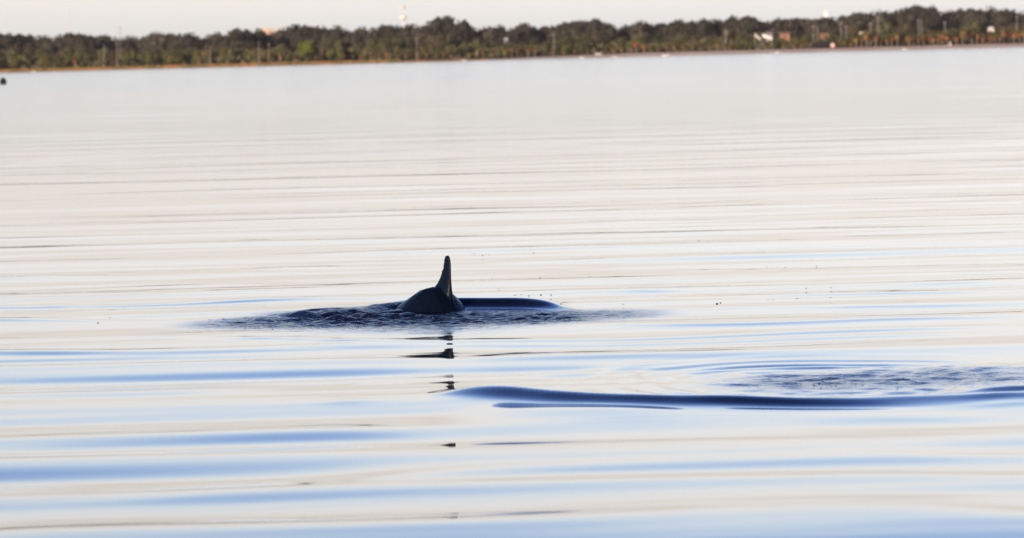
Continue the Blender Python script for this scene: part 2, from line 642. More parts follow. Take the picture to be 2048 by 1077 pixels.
oaks = [[('crown', crown_mesh('oak_crown', oak_m, 100 + i, 6 + i % 4, 1300, .15)), ('trunk', trunk_mesh(i))] for i in range(6)]
mids = [[('crown', crown_mesh('broadleaf_crown', mid_m, 200 + i, 6 + i % 3, 1100, .17)), ('trunk', trunk_mesh(20 + i))] for i in range(5)]
greens = [[('crown', crown_mesh('green_crown', green_m, 300, 9, 1500, .13)), ('trunk', trunk_mesh(31))]]
shrubs = [[('crown', crown_mesh('shrub_crown', shrub_m, 400 + i, 6, 700, .2)), ('trunk', trunk_mesh(40 + i))] for i in range(3)]


def palm_parts(seed, skirt=True):
    g_ = random.Random(seed)
    lean = g_.uniform(-.2, .2)
    t = MB()
    t.tube([(0, 0, -.3), (lean * .3, 0, 1.2), (lean, 0, 3.4)], [.24, .18, .15], 7)
    top = Vector((lean, 0, 3.4))

    def frond(mb, a, el, ln, droop, wd):
        prev = None
        dirv = Vector((math.cos(a), math.sin(a), 0))
        side = Vector((-math.sin(a), math.cos(a), 0))
        pts = []
        for i in range(5):
            u = i / 4
            p = top + dirv * ln * (u * math.cos(el) + .0) + Vector((0, 0, ln * (u * math.sin(el) - droop * u * u)))
            wv = wd * (.3 + 1.4 * math.sin(math.pi * (.12 + .8 * u)))
            pts.append((p, wv))
        o = len(mb.v)
        for p, wv in pts:
            mb.v += [tuple(p - side * wv - Vector((0, 0, wv * .5))), tuple(p), tuple(p + side * wv - Vector((0, 0, wv * .5)))]
        for i in range(4):
            q0 = o + i * 3
            mb.f += [(q0, q0 + 1, q0 + 4, q0 + 3), (q0 + 1, q0 + 2, q0 + 5, q0 + 4)]
    f = MB()
    for k in range(22):
        frond(f, g_.uniform(0, 6.28), g_.uniform(-.1, 1.3), g_.uniform(1.2, 1.7), g_.uniform(.3, .7), .17)
    parts = [('trunk', t.mesh('trunk', palm_trunk_m)), ('frond_crown', f.mesh('frond_crown', frond_m))]
    if skirt:
        s_ = MB()
        for k in range(16):
            frond(s_, g_.uniform(0, 6.28), g_.uniform(-.9, -.3), g_.uniform(.8, 1.3), g_.uniform(.4, .9), .16)
        parts.append(('dry_skirt', s_.mesh('dry_skirt', skirt_m)))
    return parts


palms = [palm_parts(500 + i) for i in range(4)]
palms_plain = [palm_parts(520 + i, False) for i in range(2)]

MARKS = [(-200, 'from the left edge of the picture'), (241, 'right of the thin pole topping the trees'), (421, 'right of the short bare waterside pole'),
         (527, 'right of the sunlit cream roof'), (612, 'right of the round bright green tree'), (806, 'right of the distant water tower'),
         (1012, 'right of the small white hut'), (1163, 'right of the small white dinghy'), (1331, 'right of the white motorboat'),
         (1455, 'right of the lone skyline palm'), (1535, 'right of the two bright slanted roofs'), (1651, 'right of the white pointed steeple'),
         (1840, 'right of the twin pale poles')]
ORD = 'first second third fourth fifth sixth seventh eighth ninth tenth eleventh twelfth thirteenth fourteenth fifteenth sixteenth seventeenth eighteenth nineteenth twentieth'.split()
ORD += ['twenty-' + o for o in ORD[:9]]
COUNT = {}


def which(kind, px):
    """label words that single one tree out of a row: its place counted from the nearest landmark"""
    mk = [m_ for m_ in MARKS if m_[0] <= px][-1][1]
    k_ = COUNT.get((kind, mk), 0)
    COUNT[(kind, mk)] = k_ + 1
    return f'{ORD[min(k_, len(ORD) - 1)]} {kind} {mk}'


SKY = [(-60, 68), (-25, 64), (0, 66), (25, 66), (50, 68), (72, 71), (95, 69), (118, 68), (150, 64), (172, 67), (195, 71), (217, 68), (240, 74), (265, 70),
       (290, 68), (318, 62), (342, 66), (365, 67), (388, 65), (412, 69), (436, 70), (453, 64), (472, 56), (487, 63), (505, 57),
       (525, 66), (545, 65), (560, 63), (577, 53), (594, 47), (610, 49), (628, 52), (645, 50), (668, 50), (685, 56), (703, 62), (720, 52),
       (740, 55), (760, 50), (777, 47), (795, 50), (818, 47), (838, 50), (853, 42), (870, 36), (886, 31), (903, 30), (918, 38), (935, 48), (958, 55),
       (980, 52), (1000, 49), (1022, 57), (1042, 45), (1058, 46), (1078, 53), (1100, 51), (1120, 49), (1138, 41), (1156, 39),
       (1176, 40), (1190, 36), (1206, 43), (1228, 57), (1250, 49), (1272, 42), (1292, 40), (1312, 47), (1332, 45), (1352, 38), (1374, 40),
       (1396, 36), (1418, 39), (1438, 37), (1465, 38), (1484, 30), (1502, 31), (1520, 38), (1540, 37), (1562, 37), (1585, 35), (1605, 40),
       (1624, 35), (1645, 34), (1668, 33), (1692, 28), (1712, 30), (1728, 23), (1745, 19), (1762, 22), (1780, 20), (1800, 16), (1818, 10),
       (1836, 7), (1852, 10), (1870, 16), (1890, 19), (1910, 21), (1932, 16), (1955, 15), (1976, 12), (2000, 16), (2025, 18), (2050, 20), (2080, 17)]


def top_tree(name, protos, px, py, dy, halfw, base_z, label, cat, group, zr=2.0):
    """a tree whose top reaches the measured skyline point"""
    Yd = D + dy
    top = at_depth(px, py, Yd)
    h = (top.z - base_z)
    parts = protos[random.randrange(len(protos))]
    sz = h / (max(v.co.z for v in parts[0][1].vertices) * 1.01)
    root = inst(name, parts, (top.x, Yd + random.uniform(-6, 6), base_z), random.uniform(0, 6.28), (halfw, halfw, sz))
    tag(root, label, cat, group)
    return root


prev = None
for i, (px, py) in enumerate(SKY):
    dx = 22
    top_tree('oak_tree', oaks, px + random.uniform(-2, 2), py - 1, 190 + random.uniform(-30, 30), random.uniform(5.0, 7.6), -.5,
             which('dark skyline oak', px), 'tree', 'dark oaks forming the skyline', 1.88)
# middle rank, in front of and below the skyline
px = -40
skx = [p[0] for p in SKY]; sky_ = [p[1] for p in SKY]
while px < 2085:
    sl = np.interp(px, skx, sky_)
    shy = 139 - .0254 * px
    fr = random.uniform(.30, .58)
    top_tree('broadleaf_tree', mids, px, sl + (shy - sl) * fr, 100 + random.uniform(-20, 20), random.uniform(4.0, 5.6), .5,
             which('lower olive tree', px), 'tree', 'lower olive trees before the skyline oaks', 1.9)
    px += random.uniform(17, 26)
# waterside shrubs, mostly left
px = -30
while px < 2080:
    shy = 139 - .0254 * px
    hpx = random.uniform(22, 34) if px < 720 else random.uniform(20, 30)
    top_tree('shrub', shrubs, px, shy - hpx, 42 + random.uniform(-8, 8), random.uniform(1.8, 2.8), .3,
             which('bushy shoreline shrub', px), 'shrub', 'shrubs at the foot of the far trees', 1.9)
    px += random.uniform(13, 22) if px < 720 else random.uniform(18, 30)
# singled out
top_tree('round_tree', greens, 612, 79, 30, 3.9, .3, 'round bright green tree standing alone at the waterside in front of the darker wood', 'tree', None, 1.9)
for px, py, lab in [(1455, 29, 'lone palm whose small tuft stands clear above the dip in the skyline'),
                    (1556, 27, 'palm poking above the skyline just right of the two bright slanted roofs'),
                    (1597, 33, 'tiny palm tuft on the skyline left of the white pointed steeple'),
                    (1186, 34, 'palm tuft topping the hump of trees above the small white dinghy'),
                    (721, 50, 'pointed palm tuft on the skyline left of the distant water tower')]:
    Yd = D + 195
    top = at_depth(px, py, Yd)
    s_ = 1.15
    hh = top.z + .5
    root = inst('skyline_palm', palms_plain[0], (top.x, Yd, -.5), random.uniform(0, 6), (s_ * .8, s_ * .8, hh / 4.6))
    tag(root, lab, 'palm tree')

PALM = [(150, 112), (398, 108), (559, 98), (562, 108), (590, 112), (721, 104), (741, 96), (759, 107), (773, 99), (793, 106), (811, 104), (836, 104), (853, 102), (872, 106),
        (886, 98), (905, 102), (938, 105), (965, 98), (985, 104), (1008, 96), (1023, 90), (1034, 92), (1043, 94), (1055, 90), (1070, 92), (1085, 103), (1105, 96), (1128, 98),
        (1150, 100), (1175, 96), (1193, 95), (1207, 96), (1226, 90), (1243, 92), (1262, 88), (1273, 76), (1288, 84), (1303, 94), (1316, 93), (1333, 90), (1348, 88), (1365, 82),
        (1385, 86), (1400, 92), (1420, 84), (1434, 82), (1450, 94), (1462, 92), (1472, 90), (1500, 92), (1530, 86), (1548, 90), (1568, 88), (1588, 86), (1602, 82),
        (1613, 80), (1652, 70), (1676, 80), (1690, 78), (1702, 82)]
px = 1712
while px < 2080:
    PALM.append((px, 139 - .0254 * px - random.uniform(22, 38)))
    px += random.uniform(8, 12)
for px, py in sorted(PALM):
    Yd = D + 24 + random.uniform(0, 10)
    top = at_depth(px, py, Yd)
    base = .7
    hh = max(2.5, top.z - base)
    s_ = hh / 4.4
    wd = min(1.25, max(.8, s_)) * random.uniform(.85, 1.1)
    root = inst('palm_tree', random.choice(palms), (top.x, Yd, base), random.uniform(0, 6.28), (wd, wd, s_))
    tag(root, which('small rusty-skirted palm', px), 'palm tree', 'small palms along the far waterside')

# undergrowth that reads as one mass between the trees
g = MB()
gr = random.Random(5)
for i in range(15000):
    x = gr.uniform(-260, 260)
    dy = gr.choice((50, 75, 110, 150, 200)) + gr.uniform(-12, 12)
    zmax = {50: 3.2, 75: 4.2}.get(int(round(dy / 25) * 25), 5.5)
    z_ = gr.uniform(.2, zmax)
    s_ = gr.uniform(.5, 1.2)
    nrm = Vector((gr.gauss(0, .5), -1, gr.gauss(.4, .5))).normalized()
    t = nrm.orthogonal().normalized(); bt = nrm.cross(t)
    p = Vector((x, D + dy, z_))
    o = len(g.v)
    for (a_, b_) in ((-1, -.5), (.2, -.8), (1, .3), (-.3, .8)):
        g.v.append(tuple(p + t * a_ * s_ + bt * b_ * s_))
    g.f.append((o, o + 1, o + 2, o + 3))
tag(g.build('undergrowth', mid_m), 'dark tangled undergrowth filling the gaps under the far trees', 'undergrowth', kind='stuff')

# marsh grass along the left shore
grass_m = mat('marsh_grass', (.10, .11, .03), .9, .1, col2=(.42, .20, .08), nscale=.12)
g = MB()
for i in range(9000):
    x = gr.uniform(shore(-80), shore(980) if gr.random() < .8 else shore(800))
    dy = gr.uniform(6, 26)
    hgt = gr.uniform(.5, 1.5) * (1 if x < shore(800) else .6)
    wv = gr.uniform(.15, .4)
    o = len(g.v)
    ln = gr.uniform(-.3, .3)
    z0 = -.2
    g.v += [(x - wv, D + dy, z0), (x + wv, D + dy + .2, z0), (x + ln, D + dy, z0 + hgt)]
    g.f.append((o, o + 1, o + 2))
tag(g.build('marsh_grass', grass_m), 'low yellow green and rusty marsh grass along the left waterline', 'grass', kind='stuff')

# ------------------------------------------------------------------ poles and masts
wood_m = mat('weathered_wood', (.20, .16, .14), .9, .1, .2, 3)
grey_m = mat('pale_concrete', (.22, .20, .20), .8, .2, .12, 2)


def pole(px, y0, y1, dy, r_, label, m=wood_m, arm=True, name='utility_pole', group=None):
    Yd = D + dy
    top = at_depth(px, y0, Yd); bot = at_depth(px, y1, Yd)
    zb = min(bot.z, .8)
    root = empty(name, (bot.x, Yd, zb))
    h = top.z - zb
    mb = MB(); mb.tube([(0, 0, 0), (0, 0, h * .5), (top.x - bot.x, 0, h)], [r_, r_ * .85, r_ * .65], 8)
    mb.build('post', m, root)
    if arm:
        mb = MB(); mb.box(-.55, .55, -.06, .06, h - .75, h - .6); mb.build('crossarm', m, root)
        for sx in (-.45, .45):
            mb = MB(); mb.lathe([(.05, 0), (.07, .08), (.04, .16)], 8, (sx, 0, h - .6)); mb.build('insulator', m, root)
    tag(root, label, 'pole', group)


for px, y0, y1, r_, lab, m_, a_, dy in [
    (208, 90, 136, .17, 'weathered wooden pole at the left waterside, the shorter of two close together', wood_m, False, 12),
    (234, 84, 134, .17, 'weathered wooden pole just left below the thin pole topping the skyline', wood_m, False, 14),
    (241, 52, 130, .10, 'thin pole that rises above the treetops on the left', grey_m, True, 60),
    (421, 92, 130, .18, 'short bare wooden pole alone at the waterside left of the cream roof', wood_m, False, 12),
    (518, 82, 130, .18, 'bare wooden pole at the waterside just under the sunlit cream roof', wood_m, False, 12),
    (538, 86, 128, .12, 'thinner pole just right of the bare pole under the cream roof', wood_m, True, 18),
    (834, 74, 120, .15, 'pale pole with crossarm at the shore right below the water tower', wood_m, True, 14),
    (1108, 66, 96, .15, 'pale pole before the trees right of the small white hut', grey_m, True, 40),
    (1452, 60, 80, .22, 'short pale pole below the lone skyline palm', grey_m, True, 60),
    (1627, 50, 78, .16, 'left one of two pale poles below and left of the steeple', grey_m, True, 60),
    (1635, 52, 78, .16, 'right one of two pale poles below and left of the steeple', grey_m, False, 60),
    (1682, 44, 72, .15, 'left one of two pale lamp posts right of the steeple', grey_m, True, 60),
    (1692, 50, 72, .15, 'right one of two pale lamp posts right of the steeple', grey_m, True, 60),
    (1741, 44, 66, .15, 'left one of two pale poles under the low wooded hump', grey_m, True, 60),
    (1756, 32, 64, .17, 'taller right one of two pale poles under the low wooded hump', grey_m, True, 60),
    (1837, 38, 64, .15, 'left one of the twin pale poles below the highest treetops', grey_m, True, 60),
    (1843, 38, 64, .15, 'right one of the twin pale poles below the highest treetops', grey_m, False, 60),
    (1890, 42, 64, .17, 'single pale pole right of the twin poles', grey_m, True, 60),
    (2034, 30, 58, .17, 'pale pole close to the right edge of the picture', grey_m, True, 60),
]:
    pole(px, y0, y1, dy, r_, lab, m_, a_)
mast_m = mat('pale_painted_steel', (.62, .60, .60), .6, .3, .05, 2)
top = at_depth(139, -30, 2600); bot = at_depth(139, 90, 2600)
root = empty('radio_mast', (bot.x, 2600, 0))
g = MB()
for sx, sy in ((-.35, -.3), (.35, -.3), (0, .35)):
    g.tube([(sx, sy, 0), (sx, sy, top.z)], .035, 5)
g.build('lattice_leg', mast_m, root)
g = MB()
z_ = 0
while z_ < top.z - 2:
    g.tube([(-.35, -.3, z_), (.35, -.3, z_ + 1)], .02, 4); g.tube([(.35, -.3, z_ + 1), (-.35, -.3, z_ + 2)], .02, 4)
    z_ += 2
g.build('bracing', mast_m, root)
tag(root, 'very faint tall lattice radio mast against the sky on the far left', 'mast')

# ------------------------------------------------------------------ water tower
tank_m = mat('cream_tank_paint', (.80, .72, .60), .5, .3, .04, .4)
stem_m = mat('pale_stem_paint', (.70, .68, .68), .6, .3, .04, .4)  # on the tower this paleness stands in for distance haze
red_m = mat('haze_paled_red_paint', (.68, .54, .54), .6, .3, .05, .4)  # red lightened in the colour itself to imitate haze over distance
WD = 3600
tp = at_depth(806, 31, WD); bt_ = at_depth(806, 41, WD)
root = empty('water_tower', (tp.x, WD, 0))
hz = bt_.z
mh = tp.z - bt_.z
k = 14 / FPX * WD / 2
g = MB(); g.lathe([(.55, 0), (.42, hz * .5), (.42, hz + .2)], 14); g.build('column', stem_m, root, True)
g = MB(); g.lathe([(.8, hz), (k * .6, hz + mh * .18), (k * .95, hz + mh * .42), (k, hz + mh * .62), (k * .8, hz + mh * .85), (k * .4, hz + mh * .98), (.2, hz + mh)], 20); g.build('tank', tank_m, root, True)
z18 = at_depth(806, 19, WD).z; z12 = at_depth(806, 12, WD).z
g = MB(); g.tube([(0, 0, tp.z), (0, 0, z18)], .16, 6); g.build('antenna_mast', stem_m, root)
g = MB(); g.lathe([(.3, z18), (1.6, z18 + .5), (1.7, z12 - .5), (.3, z12)], 12); g.build('antenna_drum', red_m, root)
tag(root, 'cream water tower far behind the wood, with a faint red antenna drum above the tank', 'water tower')

# ------------------------------------------------------------------ buildings seen through the trees
white_m = mat('white_paint', (.80, .74, .66), .6, .3, .05, 1)
cream_m = mat('cream_roof', (.80, .62, .42), .6, .3, .06, 1)
orange_m = mat('terracotta', (.26, .14, .09), .8, .2, .2, 1)
greyroof_m = mat('grey_roof', (.22, .20, .22), .8, .2, .1, 1)
glass_m = mat('dark_window', (.03, .035, .045), .1, .5, .1, 1)
dark_m = mat('dark_canopy', (.02, .02, .025), .8, .2, .2, 1)
blue_m = mat('blue_paint', (.05, .08, .16), .5, .4, .1, 1)


def house(px0, px1, ytop, yeave, dy, wall, roof, label, slope=0.0, name='house', hip=False):
    Yd = D + dy
    a = at_depth(px0, yeave, Yd); b_ = at_depth(px1, yeave, Yd); t = at_depth((px0 + px1) / 2, ytop, Yd)
    w2 = (b_.x - a.x) / 2
    root = empty(name, ((a.x + b_.x) / 2, Yd, 0))
    ze, zt = a.z, t.z
    g = MB(); g.box(-w2 * .92, w2 * .92, 0, 5, -.5, ze); g.build('wall', wall, root)
    g = MB()
    if hip:
        g.add([(-w2, -.4, ze + .003), (w2, -.4, ze + .003), (w2, 5.4, ze + .003), (-w2, 5.4, ze + .003), (0, 2.5, zt)], [(0, 1, 4), (1, 2, 4), (2, 3, 4), (3, 0, 4), (3, 2, 1, 0)])
    else:
        g.add([(-w2, -.4, ze + .003), (w2, -.4, ze + .003 - slope), (w2, 5.4, ze - slope), (-w2, 5.4, ze), (-w2, 2.5, zt), (w2, 2.5, zt - slope)],
              [(0, 1, 5, 4), (2, 3, 4, 5), (1, 2, 5), (3, 0, 4), (3, 2, 1, 0)])
    g.build('roof', roof, root)
    nwin = max(1, int(w2 / 1.0))
    for i in range(nwin):
        x = -w2 * .7 + (i + .5) * (w2 * 1.4 / nwin)
        g = MB(); g.box(x - .3, x + .3, -.05, .02, ze - 1.3, ze - .5); g.build('window', glass_m, root)
    tag(root, label, 'building')
    return root


house(519, 537, 56, 64, 240, cream_m, cream_m, 'sunlit cream roof showing between treetops, brightest spot on the left skyline', name='building')
house(538, 549, 57, 64, 240, orange_m, cream_m, 'small orange lit roof just right of the bright cream roof', name='building')
house(559, 567, 55, 61, 240, orange_m, cream_m, 'tiny peach lit gable second to the right of the cream roof', name='building')
house(1008, 1016, 76, 80, 80, greyroof_m, stem_m, 'small white hut half hidden among the middle trees', name='hut')
house(1720, 1738, 64, 69, 62, orange_m, cream_m, 'low orange house with cream roof below the wooded hump', name='house')
house(1532, 1545, 63, 67, 70, greyroof_m, greyroof_m, 'mauve grey roof just above the right bright slanted roof', name='building')
house(1560, 1580, 64, 69, 72, orange_m, orange_m, 'dull red roof right of the two bright slanted roofs', name='building')
house(1190, 1203, 106, 109, 22, white_m, white_m, 'little white beach kiosk near the white dinghy', name='kiosk')
house(903, 934, 116, 119, 18, orange_m, orange_m, 'low terracotta shelter right at the start of the beach', name='shelter')
house(1978, 1988, 54, 60, 60, white_m, white_m, 'tiny white gable among the trees near the right edge', name='building')
house(1640, 1658, 66, 73, 60, orange_m, orange_m, 'orange building under the white pointed steeple', name='building')


def slab(px0, y0, px1, y1, th, dy, label):
    """bright roof slab tilted along its length on two posts"""
    Yd = D + dy
    a = at_depth(px0, y0, Yd); b_ = at_depth(px1, y1, Yd)
    root = empty('slanted_roof_shed', ((a.x + b_.x) / 2, Yd, .5))
    ax, az, bx, bz = a.x - root.location.x, a.z - .5, b_.x - root.location.x, b_.z - .5
    g = MB()
    h = th / FPX * Yd
    g.add([(ax, -.3, az), (bx, -.3, bz), (bx, .5, bz + h), (ax, .5, az + h), (ax, -.3, az - .12), (bx, -.3, bz - .12), (bx, .5, bz + h - .12), (ax, .5, az + h - .12)],
          [(0, 1, 2, 3), (7, 6, 5, 4), (0, 4, 5, 1), (1, 5, 6, 2), (2, 6, 7, 3), (3, 7, 4, 0)])
    g.build('roof', white_m, root)
    for x, z1 in ((ax + .15, az), (bx - .15, bz)):
        g = MB(); g.tube([(x, .3, -.5), (x, .3, z1 + .1)], .07, 6); g.build('post', grey_m, root)
    tag(root, label, 'shed')


slab(1509, 72, 1521, 81, 5, 17, 'left and smaller of the two bright slanted roofs among the palms')
slab(1525, 74, 1544, 80, 6, 17, 'right and longer of the two bright slanted roofs among the palms')

# steeple
Yd = D + 260
t = at_depth(1651, 20, Yd); e_ = at_depth(1651, 30, Yd)
root = empty('steeple', (t.x, Yd, 0))
g = MB(); g.box(-.6, .6, -.6, .6, 0, e_.z); g.build('belfry', white_m, root)
g = MB(); g.add([(-.75, -.75, e_.z + .003), (.75, -.75, e_.z + .003), (.75, .75, e_.z + .003), (-.75, .75, e_.z + .003), (0, 0, t.z)], [(0, 1, 4), (1, 2, 4), (2, 3, 4), (3, 0, 4), (3, 2, 1, 0)])
g.build('spire', white_m, root)
tag(root, 'small white pointed steeple standing clear above the treetops', 'steeple')

# dark open pavilion with a person-high opening on the beach
Yd = D + 24
a = at_depth(1622, 92, Yd); b_ = at_depth(1676, 90, Yd); t = at_depth(1650, 82, Yd)
root = empty('beach_pavilion', ((a.x + b_.x) / 2, Yd, .9))
w2 = (b_.x - a.x) / 2
g = MB(); g.add([(-w2, -2, a.z - .9), (w2, -2, a.z - .9), (w2, 2, a.z - .9), (-w2, 2, a.z - .9), (-w2 * .5, 0, t.z - .9), (w2 * .5, 0, t.z - .9)],
                [(0, 1, 5, 4), (2, 3, 4, 5), (1, 2, 5), (3, 0, 4), (3, 2, 1, 0)])
g.build('roof', dark_m, root)
for i in range(5):
    x = -w2 * .9 + i * w2 * .45
    g = MB(); g.tube([(x, -1.7, -.3), (x, -1.7, a.z - .92)], .09, 6); g.build('post', bark_m, root)
g = MB(); g.box(-w2 * .8, w2 * .8, 1.2, 1.4, -.3, a.z - 1.0); g.build('back_wall', dark_m, root)
tag(root, 'dark open beach pavilion with a low hipped roof under the steeple', 'pavilion')
# round pale sign in the pavilion
c = at_depth(1665, 91, Yd - 2.3)
root = empty('round_sign', (c.x, Yd - 2.3, .9))
g = MB(); g.tube([(0, 0, -.2), (0, 0, c.z - .9)], .06, 6); g.build('post', grey_m, root)
g = MB(); g.tube([(0, -.1, c.z - .9), (0, -.16, c.z - .9)], .75, 14); g.build('disc', mat('pale_pink_paint', (.55, .38, .33), .7, .2, .05, 1), root)
tag(root, 'pale pink round sign before the dark beach pavilion', 'sign')


def boat(px, py, L, label, cab=True, m=white_m, name='small_boat', cm=None):
    p = at_depth(px, py, D - 5)
    root = empty(name, (p.x, D - 5, 0), random.uniform(-.3, .3))
    g = MB()
    st = [(-.5, .32, .42), (-.2, .38, .42), (.2, .34, .46), (.42, .14, .54), (.5, .01, .6)]
    vs_ = []
    for u, wv, z_ in st:
        vs_ += [(u * L, -wv * L * .45, z_ * L * .35), (u * L, -wv * L * .25, -.15), (u * L, wv * L * .25, -.15), (u * L, wv * L * .45, z_ * L * .35)]
    fs = []
    for i in range(4):
        for k_ in range(3):
            fs.append((i * 4 + k_, (i + 1) * 4 + k_, (i + 1) * 4 + k_ + 1, i * 4 + k_ + 1))
        fs.append((i * 4 + 3, (i + 1) * 4 + 3, (i + 1) * 4, i * 4))
    fs.append((0, 1, 2, 3)); fs.append((19, 18, 17, 16))
    g.add(vs_, fs)
    g.build('hull', m, root)
    if cab:
        g = MB(); g.box(-L * .22, L * .12, -L * .12, L * .12, L * .14, L * .32); g.build('cabin', cm or white_m, root)
    tag(root, label, 'boat')


boat(1163, 116, 1.5, 'small white dinghy at the sand edge right of the hut', False, name='dinghy')
boat(1331, 113, 2.3, 'white motorboat with a dark blue cabin on the beach', True, cm=blue_m, name='motorboat')
boat(1229, 117, 1.2, 'tiny white dinghy on the sand between the kiosk and the motorboat', False, name='dinghy')
boat(1555, 107, 1.6, 'tiny pale boat pulled up below the slanted roofs', False, name='dinghy')
boat(929, 121, 1.6, 'pale little boat in the grass beside the terracotta shelter', False, name='dinghy')
boat(1809, 100, 1.6, 'small white boat at the waterline on the right beach', False, name='dinghy')
boat(67, 139, 1.4, 'small peach lit boat at the waterline on the far left', False, cream_m, name='dinghy')
# white post on the right beach
root = empty('white_marker_post', (at_depth(1900, 88, D + 12).x, D + 12, .7))
g = MB(); g.tube([(0, 0, -.2), (0, 0, 1.1)], .16, 8); g.build('post', white_m, root)
g = MB(); g.blob((0, 0, 1.25), (.26, .26, .26), 3, 1, .0); g.build('cap', white_m, root)
tag(root, 'short white marker post with round cap on the right beach', 'post')

# ------------------------------------------------------------------ black buoy at the left edge
p = on_water(6.5, 169)
bk = mat('black_buoy', (.006, .006, .006), .6, .2, .2, 4)
root = empty('buoy', (p.x, p.y, 0))
rb = 7.0 / FPX * p.y
g = MB(); g.lathe([(rb * .1, -rb * .6), (rb * .8, -rb * .25), (rb, rb * .45), (rb * .9, rb * 1.2), (rb * .5, rb * 1.7), (rb * .08, rb * 1.9)], 20); g.build('float', bk, root, True)
g = MB(); g.tube([(0, 0, rb * 1.85), (0, 0, rb * 2.05)], rb * .12, 8); g.build('lifting_eye', bk, root)
tag(root, 'round black buoy floating alone at the left edge, in front of the far shore', 'buoy')

# ------------------------------------------------------------------ dolphin
PXM = 1 / 308.0
ctr = on_water(865, 622)
HA = R(43)                                   # heading: towards the camera, a little to the right
hx, hy = math.sin(HA), -math.cos(HA)
lx, ly = -hy, hx                             # lateral, picture right
S = [  # s along heading, top z, half width, half height
    (-1.25, -.42, .03, .03), (-1.05, -.32, .055, .06), (-.85, -.19, .085, .095), (-.65, -.07, .125, .125), (-.45, .065, .195, .16), (-.28, .105, .21, .168),
    (-.12, .145, .20, .172), (.0, .158, .20, .175), (.10, .146, .198, .178), (.2, .10, .195, .18), (.3, .03, .19, .182), (.42, -.07, .185, .18),
    (.6, -.22, .17, .17), (.78, -.38, .14, .14), (.92, -.5, .10, .105), (1.0, -.585, .06, .06), (1.1, -.66, .04, .035), (1.16, -.71, .015, .015)]
body = MB()
n_ = 28
for s_, zt, hw, hh in S:
    s_ = s_ * .5 if abs(s_) < .6 else s_ - math.copysign(.6 * .5, s_)
    zc = zt - hh
    for k_ in range(n_):
        t = 2 * math.pi * k_ / n_
        ca, sa = math.cos(t), math.sin(t)
        lat = hw * ca
        ex_ = 1.0 if sa < 0 else 1.0 + (1.25 if ca < 0 else .9) * min(1, abs(ca) * 3)
        zz = zc + hh * (abs(sa) ** ex_) * (1 if sa > 0 else -1)
        off = .012 * max(0, sa)              # slight roll
        body.v.append((ctr.x + hx * s_ + lx * (lat * 1.36 + off), ctr.y + hy * s_ + ly * (lat * 1.36 + off), zz))
for i in range(len(S) - 1):
    for k_ in range(n_):
        body.f.append((i * n_ + k_, i * n_ + (k_ + 1) % n_, (i + 1) * n_ + (k_ + 1) % n_, (i + 1) * n_ + k_))
body.f.append(tuple(range(n_))[::-1])
body.f.append(tuple((len(S) - 1) * n_ + k_ for k_ in range(n_)))
# dorsal fin: measured left/right edge per height
FIN = [(509.3, 892.2, 893.6, .004), (510.5, 889.8, 896.2, .010), (513.5, 887.6, 898.2, .014), (518, 886.6, 899.8, .017), (526, 885.4, 900.8, .019), (534, 884.4, 901.2, .021), (538, 883.6, 901.3, .022),
       (540.5, 881.6, 901.4, .022), (548, 880.0, 901.6, .024), (556, 877.0, 902.0, .026), (563, 873.5, 902.6, .030), (569, 869.5, 903.2, .036), (574, 865, 904, .044), (580, 858, 905.2, .055), (588, 850, 907, .07), (600, 846, 909, .08)]
fin = MB()
m_ = 20
wl_px = 622
for (py, x0, x1, th) in FIN:
    x0, x1 = x0 + 1.0, x1 + 3.0
    z_ = (wl_px - py) * PXM
    cx = ((x0 + x1) / 2 - 865) * PXM + (py - wl_px) * PXM * -.0254
    wv = (x1 - x0) * PXM
    ch = max(.006, (wv - th * .5) / math.sin(HA))
    for k_ in range(m_):
        t = 2 * math.pi * k_ / m_
        sc_ = ch / 2 * math.cos(t)
        lt = th / 2 * math.sin(t) * (1 - .35 * math.cos(t) * -1 * .5)
        # centre of the section shifts along the body, so that the blade stands on the spine
        s0 = (cx - .045) / math.sin(HA)
        s0 = max(-.35, min(.35, s0))
        lat0 = cx - s0 * math.sin(HA)
        fin.v.append((ctr.x + hx * (s0 + sc_) + lx * (lat0 / math.cos(HA) + lt), ctr.y + hy * (s0 + sc_) + ly * (lat0 / math.cos(HA) + lt), z_))
for i in range(len(FIN) - 1):
    for k_ in range(m_):
        fin.f.append((i * m_ + k_, (i + 1) * m_ + k_, (i + 1) * m_ + (k_ + 1) % m_, i * m_ + (k_ + 1) % m_))
fin.f.append(tuple(range(m_)))
fin.f.append(tuple((len(FIN) - 1) * m_ + k_ for k_ in range(m_))[::-1])
body.add(fin.v, fin.f)


def blade(root_, tip, c0_, c1_, th, back):
    """flipper or fluke, under the water"""
    a = Vector(root_); b_ = Vector(tip); d_ = Vector((hx, hy, 0))
    g_ = MB()
    for i in range(5):
        u = i / 4
        p_ = a.lerp(b_, u) - d_ * back * u * u
        ch = c0_ + (c1_ - c0_) * u
        for k_ in range(10):
            t = 2 * math.pi * k_ / 10
            g_.v.append(tuple(p_ + d_ * ch / 2 * math.cos(t) + Vector((0, 0, th * (1 - .6 * u) / 2 * math.sin(t)))))
    for i in range(4):
        for k_ in range(10):
            g_.f.append((i * 10 + k_, i * 10 + (k_ + 1) % 10, (i + 1) * 10 + (k_ + 1) % 10, (i + 1) * 10 + k_))
    g_.f.append(tuple(range(10))[::-1]); g_.f.append(tuple(40 + k_ for k_ in range(10)))
    body.add(g_.v, g_.f)


def P(s_, lat, z_):
    return (ctr.x + hx * s_ + lx * lat, ctr.y + hy * s_ + ly * lat, z_)


